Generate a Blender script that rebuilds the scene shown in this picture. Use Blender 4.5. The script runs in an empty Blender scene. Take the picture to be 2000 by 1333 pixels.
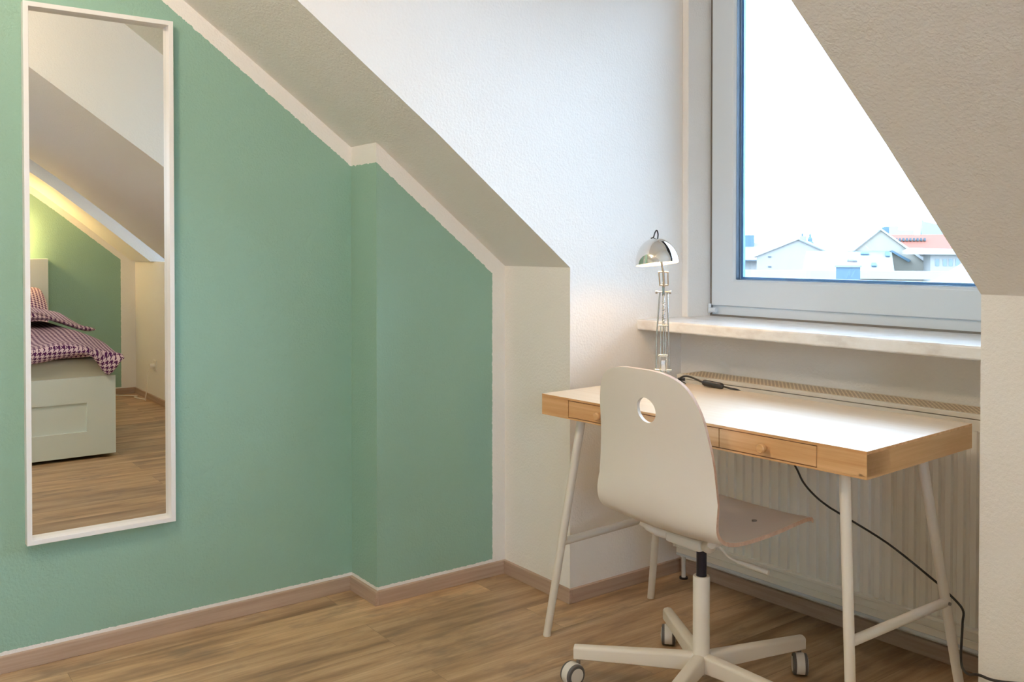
import bpy, bmesh, math, random
from mathutils import Vector, Matrix
random.seed(4)
SC = bpy.context.scene
COL = SC.collection
PI = math.pi

# ---------------------------------------------------------------- camera
cd = bpy.data.cameras.new('camera')
cam = bpy.data.objects.new('camera', cd); COL.objects.link(cam)
cam.location = (0, 0, 1.1661)
cam.rotation_euler = (PI/2 - 0.0153, 0, 0.933)
cd.sensor_fit = 'HORIZONTAL'; cd.sensor_width = 36
cd.lens = 1813.48/2000*36
cd.shift_y = (513.67 - 666.5)/2000
cd.clip_start = 0.02; cd.clip_end = 3000
SC.camera = cam

# ---------------------------------------------------------------- world, exposure
SKY = 14.5
world = bpy.data.worlds.new('overcast_sky'); SC.world = world; world.use_nodes = True
wn = world.node_tree; wn.nodes.clear()
wo = wn.nodes.new('ShaderNodeOutputWorld'); wb = wn.nodes.new('ShaderNodeBackground')
wb.inputs['Color'].default_value = (0.66, 0.83, 1.0, 1); wb.inputs['Strength'].default_value = SKY
wn.links.new(wb.outputs[0], wo.inputs[0])
vs = SC.view_settings
vs.view_transform = 'Standard'; vs.look = 'None'; vs.gamma = 1; vs.use_curve_mapping = False
vs.exposure = 0.12
SC.cycles.use_denoising = True
SC.cycles.max_bounces = 14; SC.cycles.diffuse_bounces = 8; SC.cycles.glossy_bounces = 6
SC.cycles.transparent_max_bounces = 12; SC.cycles.transmission_bounces = 8
SC.cycles.caustics_refractive = False
SC.cycles.sample_clamp_indirect = 6

ROOM_LAMP = 165.0      # radiance of the ceiling globe
DESK_LAMP = 110.0
BED_LAMP = 170.0

# ---------------------------------------------------------------- materials
def mat(name, col=(.8,.8,.8), rough=.5, metal=0., spec=.5):
    m = bpy.data.materials.new(name); m.use_nodes = True
    b = m.node_tree.nodes['Principled BSDF']
    b.inputs['Base Color'].default_value = (*col, 1); b.inputs['Roughness'].default_value = rough
    b.inputs['Metallic'].default_value = metal; b.inputs['Specular IOR Level'].default_value = spec
    return m
def N(m, t, **kw):
    n = m.node_tree.nodes.new(t)
    for k, v in kw.items():
        if k in n.inputs: n.inputs[k].default_value = v
        else: setattr(n, k, v)
    return n
def L(m, a, b): m.node_tree.links.new(a, b)
def BS(m): return m.node_tree.nodes['Principled BSDF']
def M_(m, op, a, b=None, c=None):
    n = N(m, 'ShaderNodeMath', operation=op)
    for i, v in enumerate((a, b, c)):
        if v is None: continue
        if isinstance(v, (int, float)): n.inputs[i].default_value = v
        else: L(m, v, n.inputs[i])
    return n.outputs[0]
def MIX(m, f, a, b, blend='MIX'):
    n = N(m, 'ShaderNodeMix', data_type='RGBA', blend_type=blend)
    for i, v in ((0, f), (6, a), (7, b)):
        if isinstance(v, (int, float)): n.inputs[i].default_value = v
        elif isinstance(v, tuple): n.inputs[i].default_value = (*v, 1)
        else: L(m, v, n.inputs[i])
    return n.outputs[2]
def coords(m, kind='Object', scale=(1,1,1), loc=(0,0,0), rot=(0,0,0)):
    t = N(m, 'ShaderNodeTexCoord'); p = N(m, 'ShaderNodeMapping')
    p.inputs['Scale'].default_value = scale; p.inputs['Location'].default_value = loc; p.inputs['Rotation'].default_value = rot
    L(m, t.outputs[kind], p.inputs['Vector']); return p.outputs[0]
def noise(m, vec, scale, detail=3, rough=.5):
    n = N(m, 'ShaderNodeTexNoise'); n.inputs['Scale'].default_value = scale
    n.inputs['Detail'].default_value = detail; n.inputs['Roughness'].default_value = rough
    L(m, vec, n.inputs['Vector']); return n.outputs[0]
def bump(m, h, strength=.3, dist=.002):
    n = N(m, 'ShaderNodeBump'); n.inputs['Strength'].default_value = strength; n.inputs['Distance'].default_value = dist
    L(m, h, n.inputs['Height']); L(m, n.outputs[0], BS(m).inputs['Normal'])
def ramp(m, fac, stops):
    n = N(m, 'ShaderNodeValToRGB'); e = n.color_ramp.elements
    while len(e) < len(stops): e.new(.5)
    for el, (p, c) in zip(e, stops): el.position = p; el.color = (*c, 1) if isinstance(c, tuple) else (c, c, c, 1)
    L(m, fac, n.inputs[0]); return n.outputs[0]

def plaster_bump(m, s=.55):
    v = coords(m)
    a = noise(m, v, 130, 3, .55); b = noise(m, v, 16, 3, .5)
    h = M_(m, 'ADD', a, M_(m, 'MULTIPLY', b, .9)); bump(m, h, s, .0030)

WHITE = (.86, .85, .835)
m_white = mat('white_plaster', WHITE, .75, spec=.25); plaster_bump(m_white)
m_ceil = mat('white_ceiling_paint', (.86, .85, .835), .8, spec=.2); plaster_bump(m_ceil, .3)

# green gable paint with the hand-painted white border below the slope and above the skirting
m_green = mat('green_wall_paint', (.2,.4,.28), .6, spec=.3); plaster_bump(m_green, .6)
g = N(m_green, 'ShaderNodeTexCoord'); sx = N(m_green, 'ShaderNodeSeparateXYZ'); L(m_green, g.outputs['Object'], sx.inputs[0])
wob = noise(m_green, coords(m_green), 70, 3, .6)
w_ = M_(m_green, 'MULTIPLY', M_(m_green, 'SUBTRACT', wob, .5), .008)
yy = M_(m_green, 'ADD', sx.outputs['Y'], w_); zz = M_(m_green, 'ADD', sx.outputs['Z'], w_)
l1 = M_(m_green, 'MULTIPLY_ADD', yy, -.742, 1.444+.742*1.45)
l2 = M_(m_green, 'MULTIPLY_ADD', yy, -.797, 1.446+.797*1.446)
lim = M_(m_green, 'MINIMUM', l1, l2)
f1 = M_(m_green, 'LESS_THAN', zz, lim)
f2 = M_(m_green, 'LESS_THAN', yy, 1.907)
f3 = M_(m_green, 'GREATER_THAN', zz, .0565)
fg = M_(m_green, 'MULTIPLY', M_(m_green, 'MULTIPLY', f1, f2), f3)
tone = noise(m_green, coords(m_green), 1.7, 3, .5)
gcol = MIX(m_green, tone, (.268,.445,.365), (.30,.478,.395))
L(m_green, MIX(m_green, fg, (.86,.85,.835), gcol), BS(m_green).inputs['Base Color'])

# floor: oak laminate planks running along Y
m_floor = mat('oak_laminate', (.4,.26,.15), .38, spec=.45)
fv = coords(m_floor, rot=(0,0,PI/2), loc=(.05,.06,0))
br = N(m_floor, 'ShaderNodeTexBrick'); L(m_floor, fv, br.inputs['Vector'])
br.inputs['Scale'].default_value = 1; br.inputs['Brick Width'].default_value = 1.29; br.inputs['Row Height'].default_value = .193
br.inputs['Mortar Size'].default_value = .0007; br.inputs['Mortar Smooth'].default_value = .2; br.offset = .37
br.inputs['Color1'].default_value = (0,0,0,1); br.inputs['Color2'].default_value = (1,1,1,1); br.inputs['Mortar'].default_value = (.5,.5,.5,1)
offs = N(m_floor, 'ShaderNodeVectorMath', operation='MULTIPLY'); L(m_floor, br.outputs['Color'], offs.inputs[0]); offs.inputs[1].default_value = (13.7, 5.3, 3.1)
fv2 = N(m_floor, 'ShaderNodeVectorMath', operation='ADD'); L(m_floor, fv, fv2.inputs[0]); L(m_floor, offs.outputs[0], fv2.inputs[1])
def stretched(m, src, sc):
    p = N(m, 'ShaderNodeMapping'); p.inputs['Scale'].default_value = sc; L(m, src, p.inputs['Vector']); return p.outputs[0]
n1 = noise(m_floor, stretched(m_floor, fv2.outputs[0], (1.1, 9, 1)), 1.6, 6, .62)
n2 = noise(m_floor, stretched(m_floor, fv2.outputs[0], (3.2, 95, 1)), 1.6, 4, .6)
n3 = noise(m_floor, stretched(m_floor, fv2.outputs[0], (2.2, 5.5, 1)), 1.9, 4, .65)
c1 = ramp(m_floor, n1, [(.32,(.20,.128,.075)), (.46,(.40,.262,.145)), (.56,(.50,.345,.20)), (.72,(.64,.48,.31))])
c2 = MIX(m_floor, M_(m_floor, 'MULTIPLY', ramp(m_floor, n2, [(.35,1.0),(.62,0.0)]), .32), c1, (.21,.13,.075))
c3 = MIX(m_floor, M_(m_floor, 'MULTIPLY', ramp(m_floor, n3, [(.30,1.0),(.46,0.0)]), .62), c2, (.17,.125,.09))
pt = MIX(m_floor, br.outputs['Color'], (.86,.88,.96), (1.26,1.22,1.18)); c4 = MIX(m_floor, 1.0, c3, pt, 'MULTIPLY')
c5 = MIX(m_floor, M_(m_floor, 'MULTIPLY', br.outputs['Fac'], .6), c4, (.10,.07,.045))
L(m_floor, c5, BS(m_floor).inputs['Base Color']); bump(m_floor, n2, .12, .0006)
L(m_floor, M_(m_floor, 'MULTIPLY_ADD', n2, .18, .30), BS(m_floor).inputs['Roughness'])

def wood(name, ca, cb, axis='X', rough=.4, sc=1.0, spec=.4, fine=70):
    m = mat(name, ca, rough, spec=spec)
    s = {'X': (2.2, fine, fine), 'Y': (fine, 2.2, fine), 'Z': (fine, fine, 2.2)}[axis]
    v = coords(m, scale=tuple(k*sc for k in s)); n = noise(m, v, 1, 4, .6)
    s2 = {'X': (.9, 14, 14), 'Y': (14, .9, 14), 'Z': (14, 14, .9)}[axis]
    n2 = noise(m, coords(m, scale=s2), 1.2, 3, .5)
    c = MIX(m, ramp(m, n, [(.36,0.),(.66,1.)]), ca, cb)
    c = MIX(m, M_(m, 'MULTIPLY', n2, .35), c, tuple(k*.72 for k in ca))
    L(m, c, BS(m).inputs['Base Color']); return m
m_skirt_y = wood('skirting_wood_y', (.43,.305,.225), (.54,.405,.32), 'Y', .45)
m_skirt_x = wood('skirting_wood_x', (.43,.305,.225), (.54,.405,.32), 'X', .45)
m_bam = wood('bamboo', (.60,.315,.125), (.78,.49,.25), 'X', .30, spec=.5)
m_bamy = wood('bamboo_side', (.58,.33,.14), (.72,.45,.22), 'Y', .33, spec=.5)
m_bamt = wood('bamboo_top_sheen', (.80,.62,.43), (.86,.71,.53), 'X', .46, spec=.7)  # paler than the other bamboo: window reflection put into the base colour
BS(m_bamt).inputs['Coat Weight'].default_value = 1.0; BS(m_bamt).inputs['Coat Roughness'].default_value = .46
m_dark = mat('cavity_shade', (.03,.02,.015), .8)  # near-black colour stands in for shade behind the drawer fronts
m_lacq = mat('white_lacquer', (.80,.79,.77), .35)
m_frame = mat('white_mirror_frame', (.84,.85,.86), .4)
m_legw = mat('white_powder_coat', (.80,.76,.70), .35)
m_pvc = mat('white_pvc', (.69,.78,.87), .3)
m_gask = mat('window_gasket', (.05,.10,.17), .5)
m_spacer = mat('spacer_blue_light', (.13,.28,.50), .35, metal=.3)  # blue cast of the light outside is put into this colour
m_joint = mat('dark_joint', (.20,.19,.18), .8)  # dark grey for the strip around the window frame
m_chrome = mat('chrome', (.86,.85,.83), .06, metal=1)
m_rod = mat('brushed_chrome', (.60,.585,.57), .16, metal=1)
m_black = mat('black_plastic', (.018,.018,.02), .4)
m_blackm = mat('black_gas_lift', (.012,.014,.03), .3)
m_rad = mat('radiator_enamel', (.70,.68,.62), .35)
m_radb = mat('radiator_rim', (.52,.56,.60), .4)
m_mirror = mat('mirror_glass', (.93,.94,.93), .0, metal=1)
m_tyre = mat('caster_tyre', (.12,.12,.13), .6)
m_cast = mat('caster_housing', (.72,.71,.69), .4)
m_shell = mat('chair_shell_white', (.79,.755,.72), .32)
m_plyw = wood('plywood_edge', (.64,.42,.31), (.78,.58,.46), 'X', .5)
m_steel = mat('screw_steel', (.35,.34,.33), .35, metal=1)
m_bed = mat('bed_white', (.74,.82,.83), .4)
m_matt = mat('mattress_fabric', (.55,.52,.44), .9)
m_plast = mat('white_plastic', (.82,.80,.76), .4)

# marble sill
m_sill = mat('marble_sill', (.8,.8,.8), .25)
vn = noise(m_sill, coords(m_sill, scale=(5, 9, 9)), 2.0, 6, .65)
L(m_sill, ramp(m_sill, vn, [(.36,(.74,.73,.73)), (.48,(.84,.85,.86)), (.62,(.89,.91,.93))]), BS(m_sill).inputs['Base Color'])

# clear double glazing
m_glass = bpy.data.materials.new('window_glass'); m_glass.use_nodes = True
nt = m_glass.node_tree; nt.nodes.clear()
o_ = nt.nodes.new('ShaderNodeOutputMaterial'); mx = nt.nodes.new('ShaderNodeMixShader')
tr = nt.nodes.new('ShaderNodeBsdfTransparent'); gl = nt.nodes.new('ShaderNodeBsdfGlossy'); gl.inputs['Roughness'].default_value = .0
tr.inputs['Color'].default_value = (.97,.985,1,1)
fr = nt.nodes.new('ShaderNodeFresnel'); fr.inputs['IOR'].default_value = 1.35
nt.links.new(fr.outputs[0], mx.inputs[0]); nt.links.new(tr.outputs[0], mx.inputs[1]); nt.links.new(gl.outputs[0], mx.inputs[2]); nt.links.new(mx.outputs[0], o_.inputs[0])

def emit(name, col, s):
    m = mat(name, (.9,.9,.9), .5); b = BS(m)
    b.inputs['Emission Color'].default_value = (*col, 1); b.inputs['Emission Strength'].default_value = s; return m
m_globe = emit('lit_opal_globe', (1.0,.76,.53), ROOM_LAMP)
m_bulb = emit('lit_bulb', (1.0,.62,.30), DESK_LAMP)
m_bedl = emit('lit_bedside_globe', (1.0,.62,.22), BED_LAMP)

# houndstooth duvet fabric, woven from two thread families on the cloth's own UVs
m_duv = mat('houndstooth_cotton', (.7,.5,.6), .85, spec=.1)
tc = N(m_duv, 'ShaderNodeTexCoord'); us = N(m_duv, 'ShaderNodeSeparateXYZ'); L(m_duv, tc.outputs['UV'], us.inputs[0])
def stepf(src, period, off=0.):
    f = M_(m_duv, 'FRACT', M_(m_duv, 'DIVIDE', M_(m_duv, 'ADD', src, off), period)); return M_(m_duv, 'LESS_THAN', f, .5)
P = .024
wa = stepf(us.outputs['X'], P); we = stepf(us.outputs['Y'], P)
tw = stepf(M_(m_duv, 'ADD', us.outputs['X'], us.outputs['Y']), P/2)
sel = M_(m_duv, 'ADD', M_(m_duv, 'MULTIPLY', tw, wa), M_(m_duv, 'MULTIPLY', M_(m_duv, 'SUBTRACT', 1.0, tw), we))
L(m_duv, MIX(m_duv, sel, (.78,.62,.70), (.09,.02,.10)), BS(m_duv).inputs['Base Color'])

# perforated radiator grille
m_grill = mat('radiator_grille', (.6,.5,.36), .45)
gv = N(m_grill, 'ShaderNodeTexCoord'); gs = N(m_grill, 'ShaderNodeSeparateXYZ'); L(m_grill, gv.outputs['Object'], gs.inputs[0])
ry = M_(m_grill, 'DIVIDE', gs.outputs['Y'], .0095); row = M_(m_grill, 'FLOOR', ry)
rx = M_(m_grill, 'ADD', M_(m_grill, 'DIVIDE', gs.outputs['X'], .014), M_(m_grill, 'MULTIPLY', row, .5))
a1 = M_(m_grill, 'ABSOLUTE', M_(m_grill, 'SUBTRACT', M_(m_grill, 'FRACT', ry), .5)); a2 = M_(m_grill, 'ABSOLUTE', M_(m_grill, 'SUBTRACT', M_(m_grill, 'FRACT', rx), .5))
hole = M_(m_grill, 'MULTIPLY', M_(m_grill, 'LESS_THAN', a1, .30), M_(m_grill, 'LESS_THAN', a2, .36))
L(m_grill, MIX(m_grill, hole, (.86,.74,.55), (.26,.17,.09)), BS(m_grill).inputs['Base Color'])

# ---------------------------------------------------------------- helpers
def link_mesh(name, bm, mats, parent=None, smooth=True, ang=40, bevel=0, segs=2):
    bmesh.ops.remove_doubles(bm, verts=bm.verts, dist=1e-6)
    bmesh.ops.recalc_face_normals(bm, faces=bm.faces)
    me = bpy.data.meshes.new(name); bm.to_mesh(me); bm.free()
    o = bpy.data.objects.new(name, me); COL.objects.link(o)
    for m in (mats if isinstance(mats, (list, tuple)) else [mats]): me.materials.append(m)
    if parent is not None: o.parent = parent
    if smooth:
        for p in me.polygons: p.use_smooth = True
        me.set_sharp_from_angle(angle=math.radians(ang))
    if bevel:
        b = o.modifiers.new('bevel', 'BEVEL'); b.width = bevel; b.segments = segs; b.limit_method = 'ANGLE'; b.angle_limit = math.radians(35)
    return o
def BM(): return bmesh.new()
def box(bm, x0, x1, y0, y1, z0, z1, mi=0):
    v = [bm.verts.new((x, y, z)) for z in (z0, z1) for x, y in ((x0,y0),(x1,y0),(x1,y1),(x0,y1))]
    for f in ((3,2,1,0),(4,5,6,7),(0,1,5,4),(1,2,6,5),(2,3,7,6),(3,0,4,7)):
        bm.faces.new([v[i] for i in f]).material_index = mi
    return bm
def prism(bm, poly, axis, a, b, mi=0):
    """poly = 2-D outline; axis 'x': (y,z) outline, 'y': (x,z), 'z': (x,y)."""
    def p(u, v, t): return {'x': (t,u,v), 'y': (u,t,v), 'z': (u,v,t)}[axis]
    A = [bm.verts.new(p(u, v, a)) for u, v in poly]; B = [bm.verts.new(p(u, v, b)) for u, v in poly]
    n = len(poly)
    bm.faces.new(A).material_index = mi; bm.faces.new(B[::-1]).material_index = mi
    for i in range(n): bm.faces.new((A[i], B[i], B[(i+1) % n], A[(i+1) % n])).material_index = mi
    return bm
def frame_of(d):
    d = d.normalized(); u = d.cross(Vector((0,0,1)))
    if u.length < 1e-3: u = Vector((1,0,0))
    u.normalize(); return u, d.cross(u).normalized()
def tube(bm, pts, r, n=14, mi=0, cap=True):
    pts = [Vector(p) for p in pts]; rs = r if isinstance(r, (list, tuple)) else [r]*len(pts)
    rings = []; u0 = None
    for i, p in enumerate(pts):
        d = (pts[min(i+1, len(pts)-1)] - pts[max(i-1, 0)]).normalized()
        if u0 is None: u, v = frame_of(d)
        else:
            u = (u0 - d*u0.dot(d)).normalized(); v = d.cross(u)
        u0 = u
        rings.append([bm.verts.new(p + (u*math.cos(2*PI*k/n) + v*math.sin(2*PI*k/n))*rs[i]) for k in range(n)])
    for a, b in zip(rings, rings[1:]):
        for k in range(n): bm.faces.new((a[k], a[(k+1) % n], b[(k+1) % n], b[k])).material_index = mi
    if cap:
        bm.faces.new(rings[0][::-1]).material_index = mi; bm.faces.new(rings[-1]).material_index = mi
    return bm
def catmull(pts, k=8):
    P_ = [Vector(p) for p in pts]; P_ = [2*P_[0]-P_[1]] + P_ + [2*P_[-1]-P_[-2]]; out = []
    for i in range(1, len(P_)-2):
        a, b, c, d = P_[i-1:i+3]
        for j in range(k):
            t = j/k
            out.append(.5*((2*b) + (c-a)*t + (2*a-5*b+4*c-d)*t*t + (3*b-a-3*c+d)*t**3))
    out.append(P_[-2]); return out
def lathe(bm, prof, n=32, mis=None, M=None):
    """prof: (r, z) list"""
    rings = []
    for r, z in prof:
        if r < 1e-6: rings.append([bm.verts.new((0,0,z))])
        else: rings.append([bm.verts.new((r*math.cos(2*PI*k/n), r*math.sin(2*PI*k/n), z)) for k in range(n)])
    for i, (a, b) in enumerate(zip(rings, rings[1:])):
        mi = mis[i] if mis else 0
        for k in range(n):
            k2 = (k+1) % n
            if len(a) == 1 and len(b) == 1: continue
            if len(a) == 1: f = bm.faces.new((a[0], b[k], b[k2]))
            elif len(b) == 1: f = bm.faces.new((a[k], b[0], a[k2]))
            else: f = bm.faces.new((a[k], b[k], b[k2], a[k2]))
            f.material_index = mi
    if M is not None: bmesh.ops.transform(bm, matrix=M, verts=[v for ring in rings for v in ring])
    return bm
def cyl(bm, a, b, r, n=20, mi=0): return tube(bm, [a, b], r, n, mi)
def thing(name, label, cat, loc=(0,0,0), rz=0, group=None):
    o = bpy.data.objects.new(name, None); COL.objects.link(o); o.location = loc; o.rotation_euler = (0,0,rz)
    o.empty_display_size = .1
    o['label'] = label; o['category'] = cat
    if group: o['group'] = group
    return o
def tag(o, label, cat, group=None):
    o['label'] = label; o['category'] = cat
    if group: o['group'] = group
    return o
def repivot(root, dy):
    for o in root.children_recursive: o.data.transform(Matrix.Translation((0, -dy, 0)))
def struct(o, label=None, cat=None):
    o['kind'] = 'structure'
    if label: o['label'] = label
    if cat: o['category'] = cat
    return o

# ---------------------------------------------------------------- room shell
G0, G1, YS, XD, XR = -2.871, -2.691, 1.445, -2.329, -.997
S1, S2, XE = 1.09, 1.55, 2.10          # second window niche, far gable
OUT = 2.80
KW = .0476
def kwy(y, x): return y + KW*(x - XD)

struct(link_mesh('floor', box(BM(), -3.1, 2.3, -2.8, OUT, -.10, 0), m_floor, smooth=False), 'oak laminate floor running along the green wall', 'floor')
struct(link_mesh('wall_left', prism(BM(), [(-3.1,-2.8),(G0,-2.8),(G0,YS),(G1,YS),(G1,1.963),(-3.1,1.963)], 'z', 0, 2.6), m_green, smooth=False), 'sage green gable wall with a shallow step and white painted border', 'wall')
GY0, GY1, GZ0, GZ1 = -1.70, -.28, 1.13, 2.18     # opening for the added fill window in the far gable
bm = box(BM(), XE, 2.3, -2.8, GY0, 0, 2.6); box(bm, XE, 2.3, GY1, 2.02, 0, 2.6); box(bm, XE, 2.3, GY0, GY1, 0, GZ0); box(bm, XE, 2.3, GY0, GY1, GZ1, 2.6)
struct(link_mesh('wall_right', bm, m_green, smooth=False), 'green gable wall behind the bed, seen in the mirror', 'wall')
struct(link_mesh('wall_back', box(BM(), G0, XE, -2.8, -2.6, 0, 2.6), m_white, smooth=False), 'white wall behind the viewer', 'wall')
struct(link_mesh('ceiling', box(BM(), -3.1, 2.3, -2.8, -.06, 2.6, 2.75), m_ceil, smooth=False), 'flat white ceiling', 'ceiling')
# knee walls
struct(link_mesh('wall_knee_left', box(BM(), -3.1, XD, 1.963, OUT, 0, 1.104), m_white, smooth=False), 'low white knee wall left of the window niche', 'wall')
struct(link_mesh('wall_knee_right', prism(BM(), [(XR,1.988),(2.3,2.022),(2.3,OUT),(XR,OUT)], 'z', 0, 1.068), m_white, smooth=False), 'low white knee wall right of the window niche', 'wall')
# sloping roof undersides, solid up to the roof skin
PL = [(1.963,1.104),(1.454,1.505),(1.016,1.827),(-.06,2.6),(-.06,2.75),(OUT,2.75),(OUT,1.104)]
PR = [(1.988,1.068),(1.622,1.366),(1.333,1.591),(.773,1.99),(-.06,2.6),(-.06,2.75),(OUT,2.75),(OUT,1.068)]
struct(link_mesh('ceiling_slope_left', prism(BM(), PL, 'x', -3.1, XD), m_white, smooth=False), 'sloping white ceiling between green wall and window niche', 'ceiling')
struct(link_mesh('ceiling_slope_right', prism(BM(), PR, 'x', XR, S1), m_white, smooth=False), 'sloping white ceiling right of the window niche', 'ceiling')
struct(link_mesh('ceiling_slope_gable', prism(BM(), PR, 'x', S2, 2.3), m_white, smooth=False), 'sloping white ceiling beside the far gable', 'ceiling')
struct(link_mesh('ceiling_niche', prism(BM(), [(.22,2.4),(-.06,2.6),(-.06,2.75),(OUT,2.75),(OUT,2.4)], 'x', XD, XR), m_white, smooth=False), 'white ceiling of the window niche', 'ceiling')
struct(link_mesh('ceiling_niche_far', prism(BM(), [(.22,2.4),(-.06,2.6),(-.06,2.75),(OUT,2.75),(OUT,2.4)], 'x', S1, S2), m_white, smooth=False), 'white ceiling of the second niche', 'ceiling')
# window wall of the niche : parapet under the sill, side reveals, head
RX0, RX1, ZT = -2.301, -1.025, 2.28
def wall_quad(bm, x0, x1, y0, y1, z0, z1):
    return prism(bm, [(x0, kwy(y0,x0)), (x1, kwy(y0,x1)), (x1, y1), (x0, y1)], 'z', z0, z1)
struct(link_mesh('wall_window', wall_quad(BM(), XD, XR, 2.487, OUT, 0, .884), m_white, smooth=False), 'white wall under the window sill behind the radiator', 'wall')
bm = wall_quad(BM(), XD, RX0, 2.489, OUT, .884, 2.4); wall_quad(bm, RX1, XR, 2.489, OUT, .884, 2.4); wall_quad(bm, RX0, RX1, 2.489, OUT, ZT, 2.4)
struct(link_mesh('wall_window_reveal', bm, m_white, smooth=False, bevel=.004), 'white plaster reveals around the window', 'wall')

# skirting boards
def skirt(name, pts, m, lab, side=1, h=.0465, t=.013):
    bm = BM()
    for (x0,y0),(x1,y1) in zip(pts, pts[1:]):
        d = Vector((x1-x0, y1-y0, 0)).normalized(); n = Vector((-d.y, d.x, 0))*t*side
        a, b = Vector((x0,y0,0)), Vector((x1,y1,0))
        ext = d*t
        q = [a, b + (ext if (x1,y1) != pts[-1] else Vector()), b + n + (ext if (x1,y1) != pts[-1] else Vector()), a + n]
        prism(bm, [(p.x, p.y) for p in q], 'z', 0, h)
    return struct(link_mesh(name, bm, m, smooth=False, bevel=.0015), lab, 'skirting board')
t = .013
skirt('baseboard_left', [(G0,-2.6),(G0,YS-t)], m_skirt_y, 'oak skirting along the green wall below the mirror', -1)
skirt('baseboard_step', [(G0,YS),(G1+t,YS)], m_skirt_x, 'short oak skirting across the green wall step', -1)
skirt('baseboard_corner', [(G1,YS),(G1,1.963-t)], m_skirt_y, 'oak skirting along the projecting green wall', -1)
skirt('baseboard_knee_left', [(G1,1.963),(XD+t,1.963)], m_skirt_x, 'oak skirting below the left knee wall', -1)
skirt('baseboard_niche', [(XD,1.963),(XD,2.487-t)], m_skirt_y, 'oak skirting along the niche side wall', -1)
skirt('baseboard_window', [(XD,2.487),(XR,kwy(2.487,XR))], m_skirt_x, 'oak skirting behind the radiator', -1)
skirt('baseboard_right', [(XE,-2.6),(XE,2.018)], m_skirt_y, 'oak skirting below the far gable wall', 1)
skirt('baseboard_knee_right', [(XR-t,1.988),(XE,2.019)], m_skirt_x, 'oak skirting below the right knee wall', -1)

# ---------------------------------------------------------------- windows
def ring(bm, x0, x1, z0, z1, w, y0, y1, mi=0, wb=None, chamfer=0):
    """rectangular picture-frame ring in the XZ plane, front face at y0, back at y1"""
    wb = w if wb is None else wb
    O_ = [(x0,z0),(x1,z0),(x1,z1),(x0,z1)]; I_ = [(x0+w,z0+wb),(x1-w,z0+wb),(x1-w,z1-w),(x0+w,z1-w)]
    c = chamfer; J_ = [(x0+w+c,z0+wb+c),(x1-w-c,z0+wb+c),(x1-w-c,z1-w-c),(x0+w+c,z1-w-c)]
    V = lambda L_, y: [bm.verts.new((a, y, b)) for a, b in L_]
    fo, fi, bo, bi = V(O_, y0), V(I_, y0), V(O_, y1), V(J_, y1)
    cf = V(J_, y0 + c*1.2) if c else None
    for k in range(4):
        j = (k+1) % 4
        fs = [(fo[k],fo[j],fi[j],fi[k]), (fo[j],fo[k],bo[k],bo[j]), (bo[j],bo[k],bi[k],bi[j])]
        fs += [(fi[k],fi[j],cf[j],cf[k]), (cf[k],cf[j],bi[j],bi[k])] if c else [(fi[k],fi[j],bi[j],bi[k])]
        for f in fs: bm.faces.new(f).material_index = mi
    return bm
w1 = thing('window_1', 'white plastic casement window above the marble sill', 'window', (XD, 2.60, 0), math.atan(KW)); w1['kind'] = 'structure'
# local x = along the wall from XD ; local y ~ world y
def lx(x): return x - XD
link_mesh('window_frame', ring(BM(), lx(RX0)-.01, lx(RX1)+.0, .915, ZT+.005, .045, 2.613, 2.70), m_pvc, w1, bevel=.003)
sash = link_mesh('sash', ring(BM(), lx(-2.288), lx(-1.045), .960, 2.262, .092, 2.600, 2.66, wb=.087, chamfer=.008), m_pvc, w1, bevel=.003)
link_mesh('gasket', ring(BM(), lx(-2.190), lx(-1.143), 1.053, 2.163, .003, 2.612, 2.635), m_gask, sash)
link_mesh('outer_spacer', ring(BM(), lx(-2.187), lx(-1.146), 1.056, 2.160, .009, 2.640, 2.652), m_spacer, sash)
pane = link_mesh('pane', box(BM(), lx(-2.192), lx(-1.141), 2.636, 2.6385, 1.050, 2.166), m_glass, sash, smooth=False)
link_mesh('outer_pane', box(BM(), lx(-2.188), lx(-1.145), 2.653, 2.6555, 1.054, 2.162), m_glass, sash, smooth=False)
bm = ring(BM(), lx(RX0)-.002, lx(RX1)+.002, .918, ZT+.002, .009, 2.609, 2.613)
link_mesh('joint_seal', bm, m_joint, w1, smooth=False)
bm = cyl(BM(), (lx(-2.289), 2.594, .943), (lx(-2.262), 2.594, .943), .0085); cyl(bm, (lx(-2.293), 2.597, .932), (lx(-2.293), 2.597, .965), .006)
link_mesh('hinge', bm, m_pvc, w1)
# sill, set into the side walls and running back under the frame
bm = prism(BM(), [(lx(XD)-.03, 2.2694), (lx(XR)+.0, 2.2694), (lx(XR)+.0, 2.66), (lx(XD)-.03, 2.66)], 'z', .884, .9205)
link_mesh('window_sill', bm, m_sill, w1, bevel=.006, segs=3)

repivot(w1, 2.60)

w2 = thing('window_2', 'narrow window in the second niche', 'window', (S1, 2.42, 0)); w2['kind'] = 'structure'
struct(link_mesh('wall_niche_far', ring(BM(), S1, S2, 1.068, 2.4, .02, 2.40, OUT), m_white, smooth=False), 'white wall around the second window', 'wall')
s2 = link_mesh('sash', ring(BM(), .02, S2-S1-.02, 1.088, 2.38, .05, .0, .07), m_pvc, w2, bevel=.003)
link_mesh('pane', box(BM(), .07, S2-S1-.07, .03, .034, 1.138, 2.33), m_glass, s2, smooth=False)

w3 = thing('added_fill_window', 'added white window, out of view in the far gable wall, for cool fill light', 'window', (XE+.06, GY0, 0), PI/2); w3['kind'] = 'structure'  # unseen window, added to bring cool daylight onto the green wall
s3 = link_mesh('sash', ring(BM(), 0, GY1-GY0, GZ0, GZ1, .06, -.07, -.01), m_pvc, w3, bevel=.003)
link_mesh('pane', box(BM(), .06, GY1-GY0-.06, -.045, -.041, GZ0+.06, GZ1-.06), m_glass, s3, smooth=False)

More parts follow.
